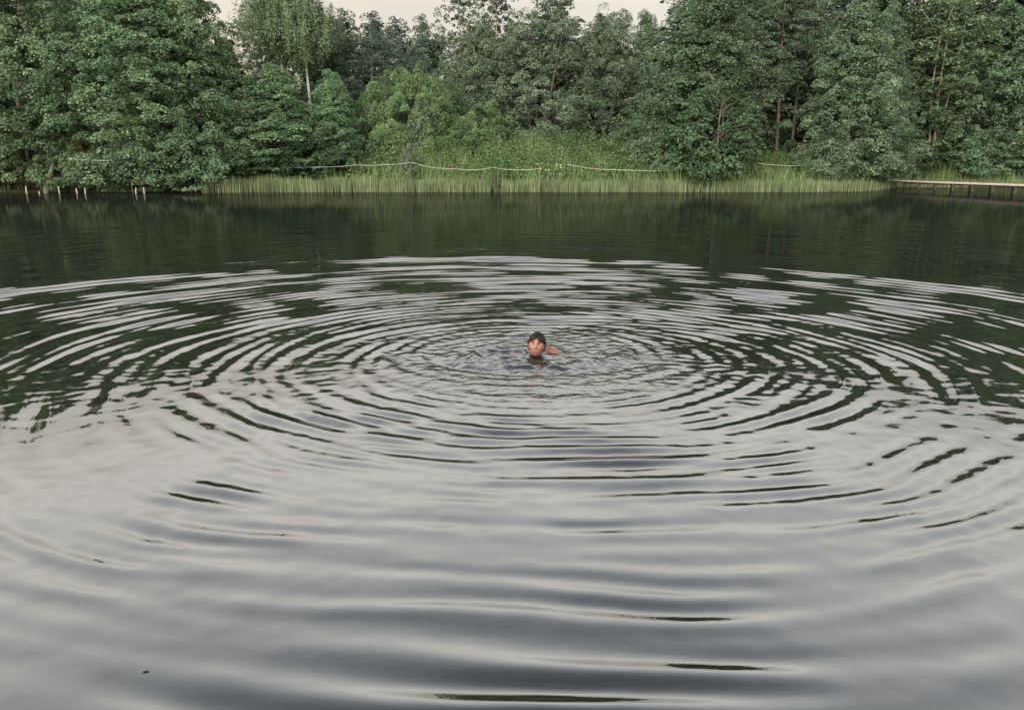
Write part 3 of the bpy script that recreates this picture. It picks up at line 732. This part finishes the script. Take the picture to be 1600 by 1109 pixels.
for i in range(10):
    yy = 67.6 - i * 2.52 - J1
    for sx_ in (-.66, .66):
        h = .57; o = mesh_obj('post', Geo().tube([(0, 0, -1.9), (random.uniform(-.03, .03), 0, 0), (0, 0, h)], [.085, .08, .075], 8).mesh('jetty_post'), M['pile'], jt)
        o.location = (sx_, yy + random.uniform(-.06, .06), 0)
    mesh_obj('crossbeam', Geo().box((0, yy + .12, .45), (JW - .1, .07, .08)).mesh('crossbeam'), M['beam'], jt)

# ------------------------------------------------------------------ swimmer
def ell(c, r, rot=(0, 0, 0), nu=32, nv=22):
    V = []; F = []
    for i in range(nv + 1):
        p = math.pi * i / nv
        for j in range(nu):
            a = 2 * math.pi * j / nu
            V.append(Vector((math.sin(p) * math.cos(a) * r[0], math.sin(p) * math.sin(a) * r[1], math.cos(p) * r[2])))
    from mathutils import Euler
    E = Euler(rot).to_matrix()
    V = [tuple(E @ v + Vector(c)) for v in V]
    for i in range(nv):
        for j in range(nu):
            F.append((i * nu + j, (i + 1) * nu + j, (i + 1) * nu + (j + 1) % nu, i * nu + (j + 1) % nu))
    return V, F

def head_point(d, extra=0.0):
    """skull and face surface in direction d (face looks to -y), metres"""
    x, y, z = d
    p = Vector((x * .077, y * .096, z * .108))
    u, w = p.x, p.z
    if w < 0:
        q = min(1, -w / .108)
        p.x *= 1 - .17 * q ** 2.0
        if y > 0: p.y *= 1 - .35 * q
        else: p.y *= 1 - .06 * q
    f = max(0, -y)
    G = lambda cx, cz, sx, sz: math.exp(-((abs(p.x) - cx) / sx) ** 2 - ((p.z - cz) / sz) ** 2) * (f > .2)
    dy = 0
    dy += .020 * G(0, -.022, .012, .014) + .012 * G(0, .000, .009, .022)         # nose
    dy -= .018 * G(.031, .012, .017, .012)                                        # eye sockets
    dy += .006 * G(.028, .034, .024, .008)                                        # brows
    dy += .006 * G(.040, -.022, .018, .018)                                       # cheeks
    dy += .006 * G(0, -.060, .022, .007) - .006 * G(0, -.0665, .020, .004) + .006 * G(0, -.073, .019, .006)   # lips
    dy += .008 * G(0, -.100, .018, .014)                                          # chin
    dy -= .004 * G(0, -.086, .020, .006)
    p.y -= dy
    return p + Vector(d) * extra

def sphere_dirs(nu, nv):
    D_ = []
    for i in range(nv + 1):
        p = math.pi * i / nv
        for j in range(nu):
            a = 2 * math.pi * j / nu
            D_.append((math.sin(p) * math.cos(a), math.sin(p) * math.sin(a), math.cos(p)))
    return D_
def grid_faces(nu, nv):
    return [(i * nu + j, (i + 1) * nu + j, (i + 1) * nu + (j + 1) % nu, i * nu + (j + 1) % nu) for i in range(nv) for j in range(nu)]

HEAD = Matrix.Translation((0, -.01, .140)) @ Matrix.Rotation(R(-7), 4, 'Z') @ Matrix.Rotation(R(4), 4, 'Y') @ Matrix.Rotation(R(-10), 4, 'X')
def swimmer():
    root = empty('person', (SWX, SWY, -.034))
    tag(root, 'swimming person with wet dark hair, head and shoulders above the water', 'person')
    V, F = [], []
    def add(v, f):
        b = len(V); V.extend(v); F.extend(tuple(i + b for i in q) for q in f)
    D_ = sphere_dirs(64, 48)
    add([tuple(HEAD @ head_point(d)) for d in D_], grid_faces(64, 48))
    for s in (-1, 1):
        v, f = ell((s * .074, .012, .0), (.010, .020, .031), (0, 0, s * .3), 16, 12)
        add([tuple(HEAD @ Vector(p)) for p in v], f)
    def cap(pts, rad, n=18):
        for (a, ra), (b, rb) in zip(zip(pts, rad), zip(pts[1:], rad[1:])):
            a, b = Vector(a), Vector(b)
            st = [a.lerp(b, i / 6) for i in range(7)]
            g = Geo().tube(st, [ra + (rb - ra) * i / 6 for i in range(7)], n); add(g.v, g.f)
        for p, r in zip(pts, rad): add(*ell(p, (r, r, r), nu=18, nv=12))
    cap([(0, .035, .08), (0, .09, -.02), (0, .15, -.08)], [.054, .057, .072])          # neck
    add(*ell((0, .26, -.15), (.165, .19, .105), (R(-14), 0, 0)))                       # chest
    cap([(0, .30, -.12), (0, .55, -.20), (0, .75, -.26)], [.13, .115, .14])           # waist, hips
    add(*ell((.0, .17, -.070), (.17, .07, .055)))                                      # collar and trapezius
    SH = {1: ((.150, .20, .012), .066), -1: ((-.160, .17, -.036), .064)}
    for s, (p, r) in SH.items():
        el = (s * .33, -.02, -.085); wr = (s * .26, -.27, -.13)
        cap([(s * .07, .19, -.06 + .015 * s), p, ((p[0] + el[0]) / 2, (p[1] + el[1]) / 2, -.006 if s > 0 else -.008), el, wr], [.06, r, .049, .041, .028])
        hd = Vector(wr); fw = Vector((-s * .25, -.95, -.12)).normalized(); sd_ = Vector((fw.y, -fw.x, 0)).normalized()
        pc = hd + fw * .055
        rot_z = math.atan2(fw.y, fw.x)
        add(*ell(pc, (.052, .040, .016), (0, 0, rot_z), 18, 12))
        for k, ln in enumerate((.068, .078, .073, .058)):
            b0 = pc + fw * .038 + sd_ * (.027 - .018 * k)
            cap([b0, b0 + fw * ln * .5 + Vector((0, 0, -.004)), b0 + fw * ln + Vector((0, 0, -.016))], [.0095, .009, .0075], 10)
        t0 = hd + fw * .03 + sd_ * .030 * (1 if s < 0 else 1)
        cap([t0, t0 + fw * .03 + sd_ * .03, t0 + fw * .06 + sd_ * .04], [.012, .011, .009], 10)
    for s in (-1, 1):                                                                  # legs trailing behind
        kn = (s * .20, 1.10, -.40); an = (s * .26, 1.48, -.34)
        cap([(s * .08, .78, -.27), kn, an, (s * .30, 1.62, -.36)], [.095, .062, .042, .034])
    me = bpy.data.meshes.new('body'); me.from_pydata(V, [], F); me.update()
    tmp = bpy.data.objects.new('tmp_body', me); col.objects.link(tmp)
    md = tmp.modifiers.new('r', 'REMESH'); md.mode = 'VOXEL'; md.voxel_size = .0055; md.use_smooth_shade = True
    sm = tmp.modifiers.new('s', 'SMOOTH'); sm.factor = .5; sm.iterations = 2
    dg = bpy.context.evaluated_depsgraph_get(); dg.update()
    body = bpy.data.meshes.new_from_object(tmp.evaluated_get(dg)); body.name = 'body'
    bpy.data.objects.remove(tmp)
    # skin
    m, t, o = new_mat('skin')
    tcn = t.nodes.new('ShaderNodeTexCoord'); nz = t.nodes.new('ShaderNodeTexNoise'); nz.inputs['Scale'].default_value = 14; nz.inputs['Detail'].default_value = 4
    t.links.new(tcn.outputs['Object'], nz.inputs['Vector'])
    r = t.nodes.new('ShaderNodeValToRGB'); r.color_ramp.elements[0].color = (.20, .088, .064, 1); r.color_ramp.elements[1].color = (.26, .125, .095, 1)
    r.color_ramp.elements[0].position, r.color_ramp.elements[1].position = .3, .7
    t.links.new(nz.outputs['Fac'], r.inputs[0])
    p = t.nodes.new('ShaderNodeBsdfPrincipled'); p.inputs['Roughness'].default_value = .38; p.inputs['Specular IOR Level'].default_value = .5
    p.inputs['Subsurface Weight'].default_value = .12; p.inputs['Subsurface Radius'].default_value = (.012, .005, .003)
    t.links.new(r.outputs[0], p.inputs['Base Color']); t.links.new(p.outputs[0], o.inputs['Surface'])
    body.materials.clear(); body.materials.append(m)
    mesh_obj('body', body, None, root)
    # hair: combed back from the forehead, wet
    nu, nv = 96, 60
    D_ = sphere_dirs(nu, nv); keep = []
    HV = []
    g = random.Random(3); ph = [g.uniform(0, 6.28) for _ in range(6)]
    for d in D_:
        x, y, z = d
        a = math.atan2(x, -y)
        line = .56 + .10 * math.cos(a * 2.2 + .5) - .30 * min(1, max(0, (abs(a) - .35) / .75)) + .05 * math.sin(a * 9 + ph[0]) + .03 * math.sin(a * 23 + ph[1])
        if abs(a) > 1.25: line = .2 - .85 * min(1, (abs(a) - 1.25) / .7)
        lim = z - line
        keep.append(lim > 0)
        strand = .0018 * math.sin(a * 30 + 5 * math.sin(z * 4 + ph[2])) + .0012 * math.sin(a * 61 + ph[3])
        th = .0085 * min(1, max(.15, lim * 5)) + strand + .006 * max(0, z - .6) + (.008 if y > .2 else 0)
        HV.append(head_point(d, th))
    faces = [q for q in grid_faces(nu, nv) if all(keep[i] for i in q)]
    used = sorted({i for q in faces for i in q}); mp = {i: k for k, i in enumerate(used)}
    outer = [tuple(HEAD @ HV[i]) for i in used]; inner = [tuple(HEAD @ head_point(D_[i], -.004)) for i in used]
    nO = len(outer)
    fo = [tuple(mp[i] for i in q) for q in faces]; fi = [tuple(mp[i] + nO for i in q)[::-1] for q in faces]
    from collections import Counter
    ec = Counter()
    for q in fo:
        for a, b in zip(q, q[1:] + q[:1]): ec[(min(a, b), max(a, b))] += 1
    rim = [(b, a, a + nO, b + nO) for q in fo for a, b in zip(q, q[1:] + q[:1]) if ec[(min(a, b), max(a, b))] == 1]
    hm = bpy.data.meshes.new('hair'); hm.from_pydata(outer + inner, [], fo + fi + rim); hm.update()
    for pl in hm.polygons: pl.use_smooth = True
    hmat = noise_mat('wet_dark_hair', (.006, .004, .003), (.017, .010, .008), 18, .55, .3, (6, 1, 1), .25)
    hair = mesh_obj('hair', hm, hmat, root)
    ge = Geo()
    for k in range(16):                                                               # fringe locks swept to the side
        a0 = -.75 + 1.5 * k / 15
        top = HEAD @ head_point((math.sin(a0) * .62, -math.cos(a0) * .62, .78), .008)
        a1 = a0 * 1.35 + (.18 if a0 > 0 else -.18)
        zz = .52 - .34 * min(1, abs(a1) / 1.1) + g.uniform(-.06, .06); hzz = math.sqrt(1 - zz * zz)
        end = HEAD @ head_point((math.sin(a1) * hzz, -math.cos(a1) * hzz, zz), .004)
        am = (a0 + a1) / 2; mid = HEAD @ head_point((math.sin(am) * .8, -math.cos(am) * .8, .6), .008)
        ge.tube([top, mid, end], [.010, .008, .0025], 6)
    for s in (-1, 1):                                                                 # locks in front of the ears
        p0 = HEAD @ head_point((s * .95, -.10, .3), .006); p1 = HEAD @ head_point((s * .985, -.05, .1), .005); p2 = HEAD @ head_point((s * .985, .02, -.10), .004)
        ge.tube([p0, p1, p2], [.010, .008, .003], 6)
    mesh_obj('fringe', ge.mesh('fringe', True), hmat, hair)
    # eyes, brows, lips
    white = noise_mat('eye_white', (.55, .50, .46), (.65, .60, .56), 5, .2, 0, spec=.5)
    dark = noise_mat('iris_dark', (.015, .010, .008), (.03, .02, .015), 5, .2, 0, spec=.5)
    lip = noise_mat('lip', (.19, .065, .055), (.24, .09, .075), 30, .4, 0)
    brow = noise_mat('brow_hair', (.035, .022, .016), (.07, .045, .032), 60, .7, .2)
    inside = noise_mat('mouth_inside', (.05, .012, .012), (.09, .02, .02), 20, .5, 0)
    def face_pt(x, z, off):
        zz = z / .108; xx = x / .077; y2 = max(0.02, 1 - zz * zz - xx * xx)
        q = head_point((xx, -math.sqrt(y2), zz)); return q + Vector((0, -off, 0))
    for s in (-1, 1):
        c = face_pt(s * .031, .012, -.0065)
        v, f = ell(c, (.0140, .0105, .0058), nu=18, nv=12)
        me = bpy.data.meshes.new('eye'); me.from_pydata([tuple(HEAD @ Vector(p)) for p in v], [], f); me.update()
        for pl in me.polygons: pl.use_smooth = True
        eye = mesh_obj('eye', me, white, root)
        v, f = ell(c + Vector((0, -.0072, 0)), (.0075, .0045, .0066), nu=14, nv=10)
        me = bpy.data.meshes.new('iris'); me.from_pydata([tuple(HEAD @ Vector(p)) for p in v], [], f); me.update()
        mesh_obj('iris', me, dark, eye)
        ge = Geo().tube([HEAD @ face_pt(s * (.016 + .008 * k), .021 + .0035 * math.sin(k * math.pi / 4) , .0015) for k in range(5)], [.002, .003, .003, .0028, .0015], 6)
        mesh_obj('eyelid', ge.mesh('eyelid', True), brow, eye)
        ge = Geo().tube([HEAD @ face_pt(s * (.014 + .009 * k), .031 + .005 * math.sin(k * math.pi / 4.4), .001) for k in range(5)], [.003, .0045, .0045, .004, .0015], 6)
        mesh_obj('eyebrow', ge.mesh('eyebrow', True), brow, root)
    ge = Geo()
    ge.tube([HEAD @ face_pt(.0050 * k, -.0605 + .0012 * (abs(k) == 1) - .00025 * k * k, .0005) for k in range(-5, 6)], [.0008, .002, .003, .0036, .004, .0036, .004, .0036, .003, .002, .0008], 8)
    ge.tube([HEAD @ face_pt(.0050 * k, -.0725 + .0004 * k * k * .6, .0005) for k in range(-5, 6)], [.0008, .0022, .0034, .0042, .0046, .0048, .0046, .0042, .0034, .0022, .0008], 8)
    lips = mesh_obj('lips', ge.mesh('lips', True), lip, root)
    ge = Geo().tube([HEAD @ face_pt(.0048 * k, -.0665, .0022) for k in range(-5, 6)], [.0006, .0014, .002, .0026, .003, .003, .003, .0026, .002, .0014, .0006], 8)
    mesh_obj('mouth_opening', ge.mesh('mouth_opening', True), inside, lips)
    # swimsuit: navy shell round the torso below the collarbones
    V2, F2 = [], []
    for (c, rr_, ro) in (((0, .27, -.115), (.170, .19, .106), (R(-14), 0, 0)), ((0, .58, -.21), (.135, .30, .125), (R(-16), 0, 0))):
        v, f = ell(c, rr_, ro, 40, 28); b = len(V2); V2 += v; F2 += [tuple(i + b for i in q) for q in f]
    g = Geo()
    for s in (-1, 1): g.tube([(s * .085, .10, -.06), (s * .10, .17, .008 + .012 * s), (s * .10, .28, .000)], .007, 8)
    b = len(V2); V2 += g.v; F2 += [tuple(i + b for i in q) for q in g.f]
    me = bpy.data.meshes.new('swimsuit'); me.from_pydata(V2, [], F2); me.update()
    for pl in me.polygons: pl.use_smooth = True
    mesh_obj('swimsuit', me, noise_mat('navy_swimsuit', (.012, .018, .045), (.03, .045, .10), 12, .6, .1), root)
swimmer()

# ------------------------------------------------------------------ floating bits
def floater(px, py, ln, label):
    th_ = PITCH + math.atan((py - 554.5) / FPX); D = CAM_H / math.tan(th_)
    xx = gx(px, D)
    z = float(sample(np.array([xx - SWX]), np.array([D - SWY]))[0])
    ge = Geo().tube([(-ln / 2, -.004, .0005), (-ln * .2, 0, .003), (ln * .1, .004, .003), (ln / 2, .001, .001)], [ln * .07, ln * .1, ln * .1, ln * .05], 7)
    ge.tube([(0, 0, .003), (ln * .12, -ln * .1, .004)], [ln * .05, ln * .03], 5)
    o = mesh_obj('floating_twig', ge.mesh('floating_twig', True), M['twig']); o.location = (xx, D, z + .001)
    tag(o, label, 'twig', 'bits floating near the camera')
floater(611, 1103, .045, 'short dark twig floating at the bottom edge of the picture')
floater(228, 1050, .022, 'tiny twig floating near the lower left')
floater(1400, 803, .012, 'tiny dark speck floating on the right')
